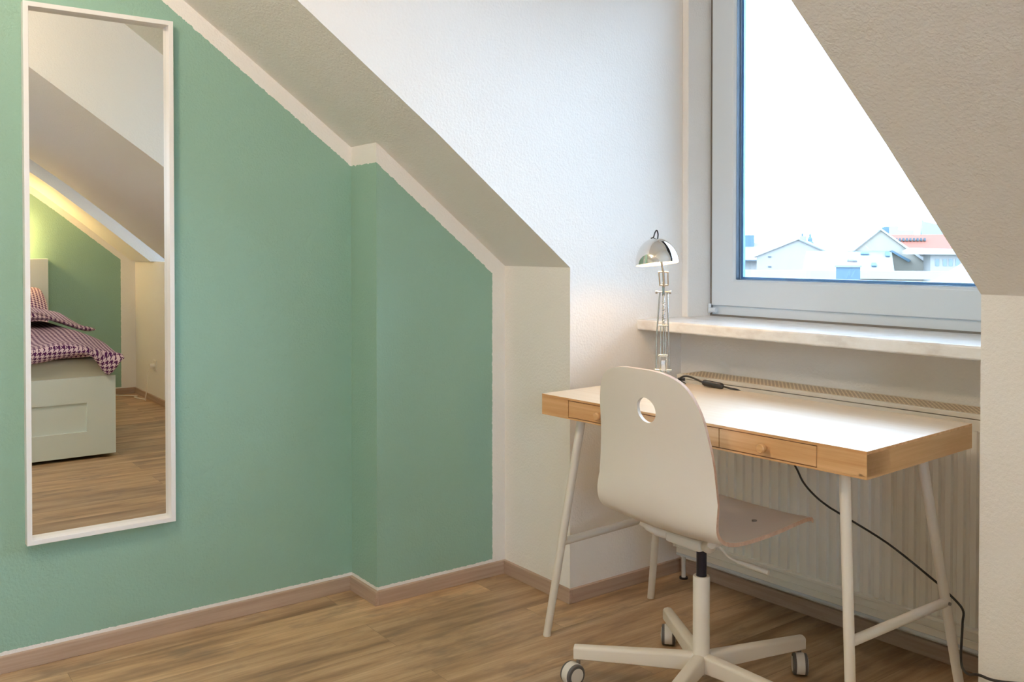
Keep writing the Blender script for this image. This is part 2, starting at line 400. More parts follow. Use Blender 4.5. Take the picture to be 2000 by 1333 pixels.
# ---------------------------------------------------------------- wall mirror
mr = thing('wall_mirror', 'tall narrow mirror in a white box frame hung on the green wall', 'mirror', (G0, .442, .345))
def yring(bm, y0, y1, z0, z1, w, xf, xb, mi=0):
    O_ = [(y0,z0),(y1,z0),(y1,z1),(y0,z1)]; I_ = [(y0+w,z0+w),(y1-w,z0+w),(y1-w,z1-w),(y0+w,z1-w)]
    V = lambda L_, x: [bm.verts.new((x, a, b)) for a, b in L_]
    fo, fi, bo, bi = V(O_, xf), V(I_, xf), V(O_, xb), V(I_, xb)
    for k in range(4):
        j = (k+1) % 4
        for f in ((fo[k],fo[j],fi[j],fi[k]), (fi[k],fi[j],bi[j],bi[k]), (bi[k],bi[j],bo[j],bo[k]), (bo[k],bo[j],fo[j],fo[k])): bm.faces.new(f)
    return bm
link_mesh('frame', yring(BM(), 0, .4025, 0, 1.50, .0135, .033, .001), m_frame, mr, smooth=False, bevel=.0012)
link_mesh('mirror_glass', box(BM(), .0015, .004, .010, .3925, .010, 1.49), m_mirror, mr, smooth=False)

# ---------------------------------------------------------------- radiator
rd = thing('radiator', 'white panel radiator with beige top grille behind the desk', 'radiator', (-2.214, 2.40, 0), math.atan(KW))
RL = 1.16; Y0, Y1 = 2.343, 2.474
# fluted front sheet
bm = BM(); xs = []; prof = []
x = 0.0; pit = .0333; z0, z1 = .176, .690
xx = [(0, 0)]
n = int(RL/pit)
for k in range(n):
    a = k*pit
    xx += [(a+.006, 0), (a+.010, .0065), (a+.020, .0065), (a+.024, 0)]
xx.append((RL, 0))
lo = [bm.verts.new((a, Y0+b, z0+.006)) for a, b in xx]; hi = [bm.verts.new((a, Y0+b, z1-.006)) for a, b in xx]
lo2 = [bm.verts.new((a, Y0-.001, z0-.004)) for a, b in xx]; hi2 = [bm.verts.new((a, Y0, z1+.004)) for a, b in xx]
for A, B in ((lo2, lo), (lo, hi), (hi, hi2)):
    for i in range(len(xx)-1): bm.faces.new((A[i], A[i+1], B[i+1], B[i]))
link_mesh('front_panel', bm, m_rad, rd, ang=25)
bm = box(BM(), 0, RL, Y0, Y0+.012, .690, .722)                      # plain top band
box(bm, 0, RL, Y0-.004, Y0+.012, .125, .176)
box(bm, 0, RL, Y0-.012, Y0+.012, .170, .180)
box(bm, 0, RL, Y0-.009, Y0+.012, .144, .1475)
link_mesh('header_band', bm, m_rad, rd, smooth=False, bevel=.002)
link_mesh('bottom_rim', box(BM(), 0, RL, Y0-.004, Y0+.05, .117, .125), m_radb, rd, smooth=False)
bm = box(BM(), 0, RL, Y1-.012, Y1, .14, .722); box(bm, .002, .004, Y0+.012, Y1-.012, .14, .722); box(bm, RL-.004, RL-.002, Y0+.012, Y1-.012, .14, .722)
link_mesh('rear_panel', bm, m_rad, rd, smooth=False)
bm = box(BM(), -.001, RL, Y0-.002, Y0+.010, .724, .737); box(bm, -.001, RL, Y1-.004, Y1+.002, .724, .737); box(bm, -.001, .004, Y0, Y1, .724, .737)
link_mesh('top_casing', bm, m_rad, rd, smooth=False, bevel=.0015)
link_mesh('top_grille', box(BM(), .004, RL, Y0+.010, Y1-.002, .728, .7355), m_grill, rd, smooth=False)
bm = cyl(BM(), (-.045, 2.432, .0), (-.045, 2.432, .30), .0075); cyl(bm, (-.045, 2.432, .29), (.01, 2.40, .29), .0075)
link_mesh('pipe', bm, m_rad, rd)
link_mesh('pipe_collar', cyl(BM(), (-.045, 2.432, .0), (-.045, 2.432, .006), .015), m_black, rd)
link_mesh('drain_valve', cyl(BM(), (-.012, 2.345, .142), (-.012, 2.345, .20), .006), m_rad, rd)
for px in (.2, RL-.2):
    link_mesh('wall_bracket', box(BM(), px, px+.03, Y1-.002, 2.488, .2, .68), m_rad, rd, smooth=False)

repivot(rd, 2.40)

# ---------------------------------------------------------------- desk
DX, DY, DR = -2.1314, 1.6891, .0592
dk = thing('writing_desk', 'light bamboo writing desk with three small drawers on white splayed legs', 'desk', (DX, DY, 0), DR)
Zt, Zb, DW, DD = .741, .681, 1.02, .49
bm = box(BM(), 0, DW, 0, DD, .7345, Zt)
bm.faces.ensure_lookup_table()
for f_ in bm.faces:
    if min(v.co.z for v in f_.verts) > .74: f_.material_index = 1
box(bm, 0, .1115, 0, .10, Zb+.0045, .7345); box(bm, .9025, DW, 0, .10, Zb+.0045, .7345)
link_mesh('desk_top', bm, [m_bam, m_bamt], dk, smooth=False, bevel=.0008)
bm = box(BM(), .0, .018, .10, DD, Zb+.0045, .7345); 
link_mesh('side_panel', bm, m_bamy, dk, smooth=False)
link_mesh('side_panel', box(BM(), DW-.018, DW, .0, DD, Zb, .7345), m_bamy, dk, smooth=False)
link_mesh('back_panel', box(BM(), .018, DW-.018, DD-.018, DD-.0005, Zb, .7345), m_bam, dk, smooth=False)
link_mesh('bottom_panel', box(BM(), .0, DW-.018, 0.0005, DD-.018, Zb, Zb+.0045), m_bam, dk, smooth=False)
for k in range(3):
    u0 = .1125 + k*.2633
    bm = box(BM(), u0+.0012, u0+.2621, .0, .012, Zb+.0066, .7327)
    d = link_mesh('drawer', bm, m_bam, dk, smooth=False, bevel=.0006)
    link_mesh('drawer_tray', box(BM(), u0+.006, u0+.257, .013, .36, Zb+.008, .728), m_dark, d, smooth=False)
    kb = lathe(BM(), [(0,0),(.0055,0),(.0055,.009),(.0105,.012),(.0112,.021),(.009,.0235),(0,.0235)], 24,
               M=Matrix.Translation((u0+.131, 0, .7085)) @ Matrix.Rotation(PI/2, 4, 'X'))
    link_mesh('knob', kb, m_bam, d)
def leg(top, foot, r=.0125):
    bm = tube(BM(), [foot, top], [r*.92, r], 20); return link_mesh('leg', bm, m_legw, dk)
TL = [((.105,.062,.683), (-.036,.052,0)), ((.105,.430,.683), (-.037,.520,0))]
TR = [((.925,.075,.683), (.962,.052,0)), ((.925,.420,.683), (1.010,.490,0))]
for tset in (TL, TR):
    js = []
    for tp, ft in tset:
        leg(tp, ft)
        a, b = Vector(ft), Vector(tp); zz_ = .298
        js.append(a + (b-a)*(zz_/b.z))
    link_mesh('crossbar', tube(BM(), js, .0115, 18), m_legw, dk)
    bd = (js[1]-js[0]).normalized()
    bm = cyl(BM(), js[1]+Vector((.008,-.004,0)), js[1]+Vector((.0145,-.006,0)), .0042, 12)
    link_mesh('bolt', bm, m_steel, dk)
    bm = BM()
    box(bm, tset[0][0][0]-.03, tset[0][0][0]+.03, tset[0][0][1]-.03, tset[1][0][1]+.03, .6765, Zb)
    link_mesh('trestle_plate', bm, m_legw, dk, smooth=False)

# ---------------------------------------------------------------- chair
ch = thing('swivel_chair', 'white moulded plywood swivel chair on five casters', 'chair', (-1.64, 1.83, 0), 0)
# side profile (b forward, z), half width
prof = [  # b, z, halfwidth
 (.212,.4600,.176),(.208,.4620,.190),(.196,.4650,.199),(.165,.4680,.203),(.12,.4655,.205),(.06,.4600,.206),(0,.4555,.205),(-.06,.4535,.203),
 (-.105,.4555,.202),(-.140,.4640,.202),(-.166,.4810,.203),(-.182,.5040,.204),(-.190,.535,.205),(-.193,.57,.203),(-.193,.61,.198),(-.194,.65,.194),
 (-.197,.69,.189),(-.203,.73,.183),(-.210,.77,.176),(-.217,.805,.164),(-.222,.830,.150),(-.225,.848,.132),(-.2275,.8605,.108),(-.2285,.8685,.078),(-.229,.8725,.040)]
sp = catmull([(b, z, w) for b, z, w in prof], 3)
NA = 25
bm = BM(); rows = []
for i, p in enumerate(sp):
    b, z, w = p
    tt = min(max((z-.47)/.10, 0), 1) if b < -.1 else 0
    row = []
    for k in range(NA):
        a = -1 + 2*k/(NA-1); s_ = math.sin(a*PI/2)*.35 + a*.65
        q_ = s_*w/.2; fwd = .024*tt*q_*q_; up = .010*(1-tt)*q_*q_*(1 if b < .19 else .4)
        endw = w
        row.append(bm.verts.new((s_*endw, b+fwd, z+up)))
    rows.append(row)
for r0, r1 in zip(rows, rows[1:]):
    for k in range(NA-1): bm.faces.new((r0[k], r0[k+1], r1[k+1], r1[k]))
bmesh.ops.recalc_face_normals(bm, faces=bm.faces)
me = bpy.data.meshes.new('shell'); bm.to_mesh(me); bm.free()
tmp = bpy.data.objects.new('shell_tmp', me); COL.objects.link(tmp)
me.materials.append(m_shell); me.materials.append(m_plyw)
sd = tmp.modifiers.new('s', 'SOLIDIFY'); sd.thickness = .0095; sd.offset = 0; sd.material_offset_rim = 1; sd.use_quality_normals = True
ct = bpy.data.meshes.new('cut'); cb = BM()
hc = (.018, .7685); hv = []
cb_M = Matrix.Translation((.012, -.20, .770)) @ Matrix.Rotation(PI/2, 4, 'X')
lathe(cb, [(0,-.08),(.0315,-.08),(.0315,.08),(0,.08)], 40, M=cb_M); bmesh.ops.recalc_face_normals(cb, faces=cb.faces); cb.to_mesh(ct); cb.free()
ct.materials.append(m_shell)
cto = bpy.data.objects.new('cut_tmp', ct); COL.objects.link(cto)
bo = tmp.modifiers.new('b', 'BOOLEAN'); bo.operation = 'DIFFERENCE'; bo.object = cto; bo.solver = 'EXACT'
bpy.context.view_layer.update()
dg = bpy.context.evaluated_depsgraph_get()
me2 = bpy.data.meshes.new_from_object(tmp.evaluated_get(dg)); me2.name = 'seat_shell'
bpy.data.objects.remove(tmp); bpy.data.objects.remove(cto)
for p in me2.polygons: p.use_smooth = True
me2.set_sharp_from_angle(angle=math.radians(42))
sh = bpy.data.objects.new('seat_shell', me2); COL.objects.link(sh); sh.parent = ch
# seat bolts
for bx, by in ((-.11,.075),(.11,.075),(.11,-.095),(-.11,-.095)):
    bz = .4720 if by > 0 else .4665
    link_mesh('screw', cyl(BM(), (bx, by, bz-.006), (bx, by, bz), .0065, 14), m_steel, sh)
# mounting plate under the seat: pressed cross with four arms
bm = BM()
for sx_, sy_ in ((-1,1),(1,1),(1,-1),(-1,-1)):
    pts = catmull([(0,0,.412), (sx_*.04, sy_*.035,.412), (sx_*.085, sy_*.07,.422), (sx_*.112, sy_*.092,.438), (sx_*.122, sy_*.10,.445)], 4)
    tube(bm, pts, [.016]*4+[.014]*8+[.0105]*5, 14)
link_mesh('mounting_bracket', bm, m_legw, ch)
bm = box(BM(), -.06, .06, -.075, .075, .402, .430)
link_mesh('tilt_mechanism', bm, m_legw, ch, smooth=False, bevel=.008, segs=3)
bm = tube(BM(), catmull([(.02,.02,.405), (.045,.02,.395), (.06,.035,.372), (.085,.045,.362), (.12,.055,.358)], 6), .0032, 10)
lv = link_mesh('lever', bm, m_legw, ch)
link_mesh('lever_grip', tube(BM(), [(.082,.044,.363), (.12,.055,.358), (.162,.067,.352)], [.0048,.0068,.0062], 14), m_legw, lv)
link_mesh('gas_lift', cyl(BM(), (0,0,.29), (0,0,.404), .0133, 24), m_blackm, ch)
link_mesh('column', lathe(BM(), [(0,.312),(.0145,.312),(.0145,.314),(.0205,.314),(.0218,.311),(.0218,.115),(.026,.105),(.027,.066),(.020,.060),(.0,.060)], 32), m_legw, ch)
R5 = .323
for k in range(5):
    an = math.radians(77 + 72*k)
    d = Vector((math.cos(an), math.sin(an), 0)); nrm = Vector((-d.y, d.x, 0))
    bm = BM(); sec = []
    for rr, hw, zlo, zhi in ((.016,.0165,.066,.112), (.06,.0165,.067,.111), (.20,.0155,.068,.106), (R5+.012,.0145,.0665,.101)):
        ring_ = []
        cc = .006
        for a_, z_ in ((-hw,zlo),(hw,zlo),(hw,zhi-cc),(hw-cc*.7,zhi-.001),(0,zhi+.0015),(-hw+cc*.7,zhi-.001),(-hw,zhi-cc)):
            p = d*rr + nrm*a_; ring_.append(bm.verts.new((p.x, p.y, z_)))
        sec.append(ring_)
    for A, B in zip(sec, sec[1:]):
        for i in range(7): bm.faces.new((A[i], A[(i+1) % 7], B[(i+1) % 7], B[i]))
    bm.faces.new(sec[0][::-1]); bm.faces.new(sec[-1])
    arm = link_mesh('base_arm', bm, m_legw, ch, bevel=.003, ang=50)
    # caster
    swiv = math.radians([-46, -46, -92, 20, 120][k]); c = d*R5
    cx_ = c + Vector((math.cos(swiv), math.sin(swiv), 0))*(.020 if k == 2 else .012)
    ax = Vector((-math.sin(swiv), math.cos(swiv), 0))
    Mx = Matrix.Translation((cx_.x, cx_.y, .0288)) @ ax.to_track_quat('Z', 'Y').to_matrix().to_4x4()
    hb = BM(); lathe(hb, [(0,-.0125),(.0275,-.0125),(.0300,-.0100),(.0300,.0100),(.0275,.0125),(0,.0125)], 28, M=Mx)
    geom = bmesh.ops.bisect_plane(hb, geom=hb.verts[:]+hb.edges[:]+hb.faces[:], plane_co=(0,0,.0095), plane_no=(0,0,1), clear_inner=True)
    hb.edges.ensure_lookup_table(); bmesh.ops.holes_fill(hb, edges=[e for e in hb.edges if e.is_boundary])
    cs = link_mesh('caster', hb, m_cast, ch)
    link_mesh('caster_stem', cyl(BM(), (c.x, c.y, .048), (c.x, c.y, .076), .0055, 12), m_steel, cs)
    for s_ in (-1, 1):
        wb_ = BM(); lathe(wb_, [(0,.006),(.0284,.006),(.0287,.008),(.0287,.0165),(.0267,.019),(.0222,.0195),(.0212,.018),(0,.018)], 32)
        bmesh.ops.transform(wb_, matrix=Mx @ Matrix.Scale(s_, 4, (0,0,1)), verts=wb_.verts)
        link_mesh('wheel', wb_, m_tyre, cs)
        wc = BM(); lathe(wc, [(0,.0185),(.0185,.0185),(.0202,.0200),(.0202,.0208),(0,.0225)], 28)
        bmesh.ops.transform(wc, matrix=Mx @ Matrix.Scale(s_, 4, (0,0,1)), verts=wc.verts)
        link_mesh('hub_cap', wc, m_cast, cs)

# ---------------------------------------------------------------- desk lamp
LB = (-2.035, 2.093, .741)
lp = thing('desk_lamp', 'chrome articulated desk lamp with dome shade, lit, on the desk', 'lamp', LB, math.radians(44.35))
link_mesh('base', lathe(BM(), [(0,.0005),(.070,.0005),(.072,.003),(.072,.009),(.068,.013),(.02,.016),(.012,.020),(.011,.045),(0,.045)], 48), m_chrome, lp)
bm = box(BM(), -.0065, .0065, -.006, .006, .040, .078); box(bm, -.011, -.0085, -.006, .006, .040, .098); box(bm, .0085, .011, -.006, .006, .040, .098); cyl(bm, (-.026,0,.046), (.026,0,.046), .005); cyl(bm, (-.014,.004,.092), (.014,.004,.092), .004)
link_mesh('lower_bracket', bm, m_chrome, lp, bevel=.001)
bm = BM()
for s_ in (-1, 1):
    tube(bm, [(s_*.0200-.001, 0, .044), (s_*.0185-.002, .022, .145), (s_*.0115+.001, .05, .288)], .0026, 12)
link_mesh('lower_arm', bm, m_rod, lp)
bm = BM()
tube(bm, [(.0015, .004, .095), (.001, .022, .19), (.001, .048, .284)], .0030, 12)
for s_ in (-1, 1): tube(bm, [(s_*.008, .004, .095), (s_*.0075-.0, .020, .182)], .0018, 10)
cyl(bm, (-.014,.020,.184), (.014,.020,.184), .0028)
link_mesh('centre_rod', bm, m_rod, lp)
hx = []
for i in range(0, 14*10+1):
    a = 2*PI*i/10; tt = i/140
    hx.append((.0015+.0048*math.cos(a), .022+.020*tt+.0048*math.sin(a), .185+.075*tt))
link_mesh('spring', tube(BM(), hx, .0008, 6), m_rod, lp)
bm = cyl(BM(), (-.024,.05,.288), (.024,.05,.288), .0030)
for s_ in (-1, 1): cyl(bm, (s_*.018,.05,.288), (s_*.0245,.05,.288), .0062)
box(bm, -.0035, .0045, .044, .056, .276, .318)
link_mesh('elbow_joint', bm, m_rod, lp, bevel=.0006)
bm = BM()
for s_ in (-1, 1): tube(bm, [(s_*.013+.002, .045, .310), (s_*.0140-.0, .02, .352)], .0024, 12)
cyl(bm, (-.013,.045,.310), (.016,.045,.310), .0026); cyl(bm, (-.015,.02,.352), (.015,.02,.352), .0026)
tube(bm, [(.002, .046, .305), (0, .02, .352), (-.006, .008, .385)], .0040, 12)
link_mesh('upper_arm', bm, m_rod, lp)
Ms = Matrix.Translation((-.0185, .0, .377)) @ Matrix.Rotation(math.radians(-5.8), 4, 'Y') @ Matrix.Rotation(math.radians(-5.5), 4, 'X')
prf = [(.0670*math.cos(a), .082*math.sin(a)) for a in [math.radians(v) for v in (0,8,16,24,32,40,48,56,64,72,80)]] + [(.006,.0822),(0,.0822)]
inn = [(max(r-.0014, 0), max(z-.0014, .0003)) for r, z in prf][::-1]
pf = prf + inn + [(prf[0][0], prf[0][1])]
mi = [0]*(len(prf)-1) + [0] + [1]*(len(inn)-1) + [1]
shd = link_mesh('lamp_shade', lathe(BM(), pf, 56, mis=mi, M=Ms), [m_chrome, m_plast], lp, ang=50)
bl = BM(); bmesh.ops.create_uvsphere(bl, u_segments=20, v_segments=12, radius=.019); bmesh.ops.transform(bl, matrix=Ms @ Matrix.Translation((0,0,.022)), verts=bl.verts)
link_mesh('bulb', bl, m_bulb, lp)
link_mesh('bulb_socket', cyl(BM(), Ms @ Vector((0,0,.04)), Ms @ Vector((0,0,.080)), .012), m_black, lp)
tp_ = Ms @ Vector((0,0,.0815))
link_mesh('cord_loop', tube(BM(), catmull([tp_+Vector((-.012,0,-.001)), tp_+Vector((-.004,0,.003)), tp_+Vector((.000,.002,.016)), tp_+Vector((.006,.004,.0245)), tp_+Vector((.010,.006,.013)), tp_+Vector((.009,.008,-.001))], 6), .0021, 10), m_black, lp)
# power cord, laid over the rear edge of the desk down to the socket on the right
c_, s_d = math.cos(DR), math.sin(DR)
def dl(u, v, z): return Vector((DX + c_*u - s_d*v, DY + s_d*u + c_*v, z))
Li = Matrix.Translation(LB) @ Matrix.Rotation(math.radians(44.35), 4, 'Z'); Li = Li.inverted()
cpts = [dl(.115,.41,.7475), dl(.125,.455,.752), dl(.140,.470,.764), dl(.165,.470,.766), dl(.195,.472,.759), dl(.216,.472,.7535)]
cord_a = [Li @ p for p in catmull(cpts, 6)]
cd_ = link_mesh('power_cord', tube(BM(), cord_a, .0030, 10), m_black, lp)
sw0, sw1 = dl(.214,.472,.7535), dl(.291,.476,.7490)
bm = tube(BM(), [Li @ sw0.lerp(sw1, f) for f in (0,.06,.14,.5,.86,.94,1)], [.004,.0085,.0098,.0098,.0098,.0085,.004], 12)
link_mesh('inline_switch', bm, m_black, cd_, bevel=.001)
p2 = [dl(.291,.476,.749), dl(.315,.478,.7455), dl(.340,.492,.738), dl(.372,.505,.70), dl(.41,.53,.64),
      Vector((-1.682,2.270,.539)), Vector((-1.650,2.272,.490)), Vector((-1.611,2.275,.457)), Vector((-1.569,2.275,.437)), Vector((-1.533,2.276,.425)), Vector((-1.388,2.278,.378)),
      Vector((-1.259,2.280,.315)), Vector((-1.222,2.278,.295)), Vector((-1.179,2.27,.268)), Vector((-1.163,2.24,.245)), Vector((-1.155,2.22,.20)), Vector((-1.135,2.18,.188)), Vector((-1.10,2.12,.190)), Vector((-1.04,2.03,.222)),
      Vector((-.985,1.967,.258)), Vector((-.94,1.972,.259)), Vector((-.80,1.975,.30))]
tag(link_mesh('power_cord', tube(BM(), catmull(p2, 6), .0030, 10), m_black), 'thin black power cord dropping behind the desk across the radiator to the right knee wall', 'cord')
link_mesh('cord_clamp', cyl(BM(), Li @ dl(.128,.476,.7412), Li @ dl(.128,.476,.7575), .012, 24), m_black, lp)

# ---------------------------------------------------------------- bed, seen in the mirror
bd = thing('bed', 'white bed with panelled foot drawer and tall headboard, seen in the mirror', 'bed', (-.226, -.09, 0))
BW = 1.40; FB = .455
bm = box(BM(), .012, .028, 0, BW, .02, FB); box(bm, .0, .012, 0, .17, .02, FB); box(bm, .0, .012, BW-.15, BW, .02, FB)
box(bm, .0, .012, .17, BW-.15, .315, FB); box(bm, .0, .012, .17, BW-.15, .02, .155)
link_mesh('footboard', bm, m_bed, bd, smooth=False)
bm = box(BM(), .024, 2.26, 0, .018, .02, FB-.02); box(bm, .024, 2.26, BW-.018, BW, .02, FB-.02); box(bm, .03, 2.26, .018, BW-.018, .15, .20)
link_mesh('bed_frame', bm, m_bed, bd, smooth=False)
bm = box(BM(), 2.235, 2.318, -.02, BW+.055, 0, 1.09); link_mesh('headboard', bm, m_bed, bd, smooth=False, bevel=.003)
bm = box(BM(), .026, 2.23, .02, BW-.02, .205, .555)
tag(link_mesh('mattress', bm, m_matt, None, bevel=.03, segs=4), 'beige mattress under the houndstooth duvet on the white bed', 'mattress').location = (-.226, -.09, 0)
# duvet : padded closed quilt lying on the mattress, its corner hanging over the footboard
def sm(t): t = min(max(t, 0), 1); return t*t*(3-2*t)
def quilt(name, X0, X1, Ya, Yb, top, bot, nx=54, ny=60):
    bm = BM(); uvl = bm.loops.layers.uv.new('UVMap')
    T_, B_ = {}, {}
    for i in range(nx+1):
        for j in range(ny+1):
            u, v = i/nx, j/ny
            x = X0+(X1-X0)*u; y = Ya+(Yb-Ya)*v
            ex = min(1, min(u, 1-u)*(X1-X0)/.07); ey = min(1, min(v, 1-v)*(Yb-Ya)/.07)
            e = math.sqrt(max(0, 1-(1-ex)**2))*math.sqrt(max(0, 1-(1-ey)**2))
            zt, zb = top(x, y), bot(x, y); zm = zb*.6 + zt*.4
            T_[i,j] = bm.verts.new((x, y, zm + (zt-zm)*e)); 
            B_[i,j] = T_[i,j] if i in (0, nx) or j in (0, ny) else bm.verts.new((x, y, zm + (zb-zm)*e))
    for i in range(nx):
        for j in range(ny):
            ks = ((i,j),(i+1,j),(i+1,j+1),(i,j+1))
            for D_, o_ in ((T_, 1), (B_, -1)):
                f = bm.faces.new([D_[k] for k in ks][::o_])
                for l_ in f.loops:
                    c = l_.vert.co; l_[uvl].uv = (c.x - (c.z if c.x < X0+.03 else .6), c.y)
    me = bpy.data.meshes.new(name); bm.to_mesh(me); bm.free(); me.materials.append(m_duv)
    for p in me.polygons: p.use_smooth = True
    o = bpy.data.objects.new(name, me); COL.objects.link(o)
    b = o.modifiers.new('sub', 'SUBSURF'); b.levels = 1; b.render_levels = 2
    return o
def fdrop(y): return .145*math.exp(-((y-1.262)/.062)**2)
def d_top(x, y):
    z = .645 + .020*math.sin(6*x+1.2)*math.sin(5*y+.6) + .008*math.sin(21*y+4*x) + .045*sm((x+.2)/.5)
    return z - .07*sm((y-1.12)/.22)
def d_bot(x, y):
    return .563 - .020*math.sin(9*y+.4)*(x < -.2) - fdrop(y)*(1-sm((x+.262)/.022)) - .05*sm((y-1.312)/.03)*(x > -.2)
tag(quilt('duvet', -.285, 1.0, -.13, 1.352, d_top, d_bot, 90, 90), 'purple and pale pink houndstooth duvet hanging over the bed corner', 'duvet')
def f_top(x, y): return .795 + .022*math.sin(4*x+2) + .008*math.sin(13*y+3*x) - .095*sm((y-.95)/.4)
def f_bot(x, y): return .738 - .085*sm((y-1.05)/.28)
tag(quilt('folded_duvet', .34, 1.35, -.12, 1.345, f_top, f_bot, 44, 50), 'folded-back layer of houndstooth bedding nearer the headboard', 'duvet')
bm = BM(); bmesh.ops.create_cube(bm, size=1)
bmesh.ops.subdivide_edges(bm, edges=bm.edges[:], cuts=7, use_grid_fill=True)
uvl = bm.loops.layers.uv.new('UVMap')
for v in bm.verts:
    a, b, c = v.co*2
    k = (1-abs(a)**4*.5)*(1-abs(b)**4*.5)
    v.co = Vector((a*.22*(1-.08*b*b), b*.36*(1-.08*a*a), c*.085*max(.12, (1-a*a)**.45*(1-b*b)**.35+.12)))
for f in bm.faces:
    for l_ in f.loops: l_[uvl].uv = (l_.vert.co.x, l_.vert.co.y)
pw = link_mesh('pillow', bm, m_duv, None, ang=180)
pw.rotation_euler = (0, math.radians(-40), 0); pw.location = (1.80, .96, .74)
tag(pw, 'houndstooth pillow leaning against the white headboard', 'pillow')
sb = pw.modifiers.new('s', 'SUBSURF'); sb.levels = 1; sb.render_levels = 2

# wall socket and cable beside the far gable, seen in the mirror
so = thing('wall_socket', 'white wall socket with plug low on the knee wall near the bed', 'socket', (1.52, 2.0135, .28))
link_mesh('cover_plate', box(BM(), -.04, .04, -.010, .0, -.04, .04), m_plast, so, smooth=False, bevel=.004)
link_mesh('plug', cyl(BM(), (0,-.010,0), (0,-.045,0), .019, 20), m_plast, so)
cb = [(1.52,1.968,.265),(1.525,1.955,.20),(1.53,1.95,.10),(1.56,1.945,.02),(1.66,1.97,.008),(1.80,1.93,.010),(1.86,1.965,.009),(1.93,1.90,.009),(2.03,1.80,.009),(2.05,1.60,.009),(2.05,1.42,.009),(1.98,1.345,.009)]
tag(link_mesh('extension_cable', tube(BM(), catmull(cb, 6), .0036, 8), m_plast), 'white cable running from the socket along the floor behind the bed', 'cable')

# lamps that light the room (above and beside the picture)
pl = thing('pendant_lamp', 'opal globe pendant lamp hanging from the ceiling, lit', 'lamp', (-1.60, -.18, 2.598))
gb = BM(); bmesh.ops.create_uvsphere(gb, u_segments=32, v_segments=20, radius=.09); bmesh.ops.translate(gb, verts=gb.verts, vec=(0,0,-.22))
link_mesh('globe', gb, m_globe, pl); link_mesh('hanging_cord', cyl(BM(), (0,0,0), (0,0,-.13), .003), m_black, pl)
link_mesh('canopy', cyl(BM(), (0,0,0), (0,0,-.02), .04), m_plast, pl)
bl_ = thing('bedside_lamp', 'small lit globe wall lamp above the headboard', 'lamp', (XE-.002, 1.08, 1.28))
gb = BM(); bmesh.ops.create_uvsphere(gb, u_segments=24, v_segments=16, radius=.045); bmesh.ops.translate(gb, verts=gb.verts, vec=(-.10,0,0))
link_mesh('globe', gb, m_bedl, bl_); link_mesh('wall_arm', cyl(BM(), (0,0,0), (-.06,0,0), .012), m_plast, bl_)

# ---------------------------------------------------------------- outside: roofs of the city
TH = math.radians(33.2)
ER = TH                                      # things outside are turned to face the house
def ext(name, label, cat, group=None):
    return thing(name, label, cat, (0,0,-12), ER, group)
def em(name, col, rough=.8, streak=0):
    m = mat(name, col, rough, spec=.1)
    v = coords(m, scale=(1,1,.25)); n = noise(m, v, .8, 4, .6)
    L(m, MIX(m, n, tuple(c*.90 for c in col), tuple(min(c*1.08, .95) for c in col)), BS(m).inputs['Base Color']); return m
e_wall = em('pale_render', (0.184,0.178,0.168)); e_snow = em('snowy_roof', (0.191,0.191,0.191)); e_zinc = em('zinc_roof', (0.129,0.142,0.148))
e_red = mat('red_tile_roof', (0.149,0.054,0.039), .8, spec=.1); e_slate = em('blue_slate', (0.058,0.094,0.124)); e_dkl = em('dark_metal', (0.055,0.072,0.085))
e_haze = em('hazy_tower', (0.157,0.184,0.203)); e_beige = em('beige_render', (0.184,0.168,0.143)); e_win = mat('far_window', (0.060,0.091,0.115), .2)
Z0 = 12.0                                    # local z of eye-level datum 0
def ebox(bm, x0, x1, y0, y1, z0, z1, mi=0): return box(bm, x0, x1, y0, y1, z0+Z0, z1+Z0, mi)
def eprism(bm, poly, y0, y1, mi=0): return prism(bm, [(u, v+Z0) for u, v in poly], 'y', y0, y1, mi)

gd = link_mesh('city_ground', box(BM(), -900, 900, 3.5, 1400, -13.5, -13), e_zinc, None, smooth=False)
gd.rotation_euler = (0,0,ER); struct(gd, 'pale ground of the city below the roofs', 'ground')
f = ext('flat_roof', 'snow covered flat roof nearest the window', 'roof')
link_mesh('parapet', ebox(BM(), -9, 9, 40, 40.35, -.05, .27), e_snow, f, smooth=False)
link_mesh('roof_deck', ebox(BM(), -9, 9, 24, 40, -.75, -.55), e_zinc, f, smooth=False)
link_mesh('walls', ebox(BM(), -9, 9, 24.2, 40.3, -12, -.75), e_wall, f, smooth=False)
f = ext('roof_chimney', 'square slate-blue chimney on the flat roof', 'chimney')
link_mesh('stack', ebox(BM(), -.53, .16, 30, 30.7, -.75, .60), e_slate, f, smooth=False)
link_mesh('cap', ebox(BM(), -.57, .20, 29.96, 30.74, .60, .66), e_zinc, f, smooth=False)
f = ext('gable_house', 'pale gabled house with two small dark vents', 'building')
bm = eprism(BM(), [(-11.53,-12),(-2.12,-12),(-2.12,.26),(-6.5,2.26),(-11.53,.20)], 120, 134)
link_mesh('walls', bm, e_wall, f, smooth=False)
bm = eprism(BM(), [(-11.9,.18),(-6.5,2.40),(-6.5,2.28),(-11.9,.05)], 119.7, 134.5); link_mesh('roof', bm, e_snow, f, smooth=False)
bm = eprism(BM(), [(-6.5,2.40),(-.9,-.20),(-.9,-.36),(-6.5,2.24)], 119.7, 134.5); link_mesh('roof', bm, e_zinc, f, smooth=False)
for z_ in (.15, -1.1): link_mesh('vent', ebox(BM(), -10.15, -9.75, 119.9, 120.02, z_-.07, z_+.07), e_dkl, f, smooth=False)
cy = link_mesh('chimney', ebox(BM(), -6.55, -5.75, 123, 124, 1.9, 2.75), e_haze, f, smooth=False)
link_mesh('chimney_pot', cyl(BM(), (-6.25,123.5,Z0+2.75), (-6.25,123.5,Z0+3.1), .12, 10), e_slate, cy)
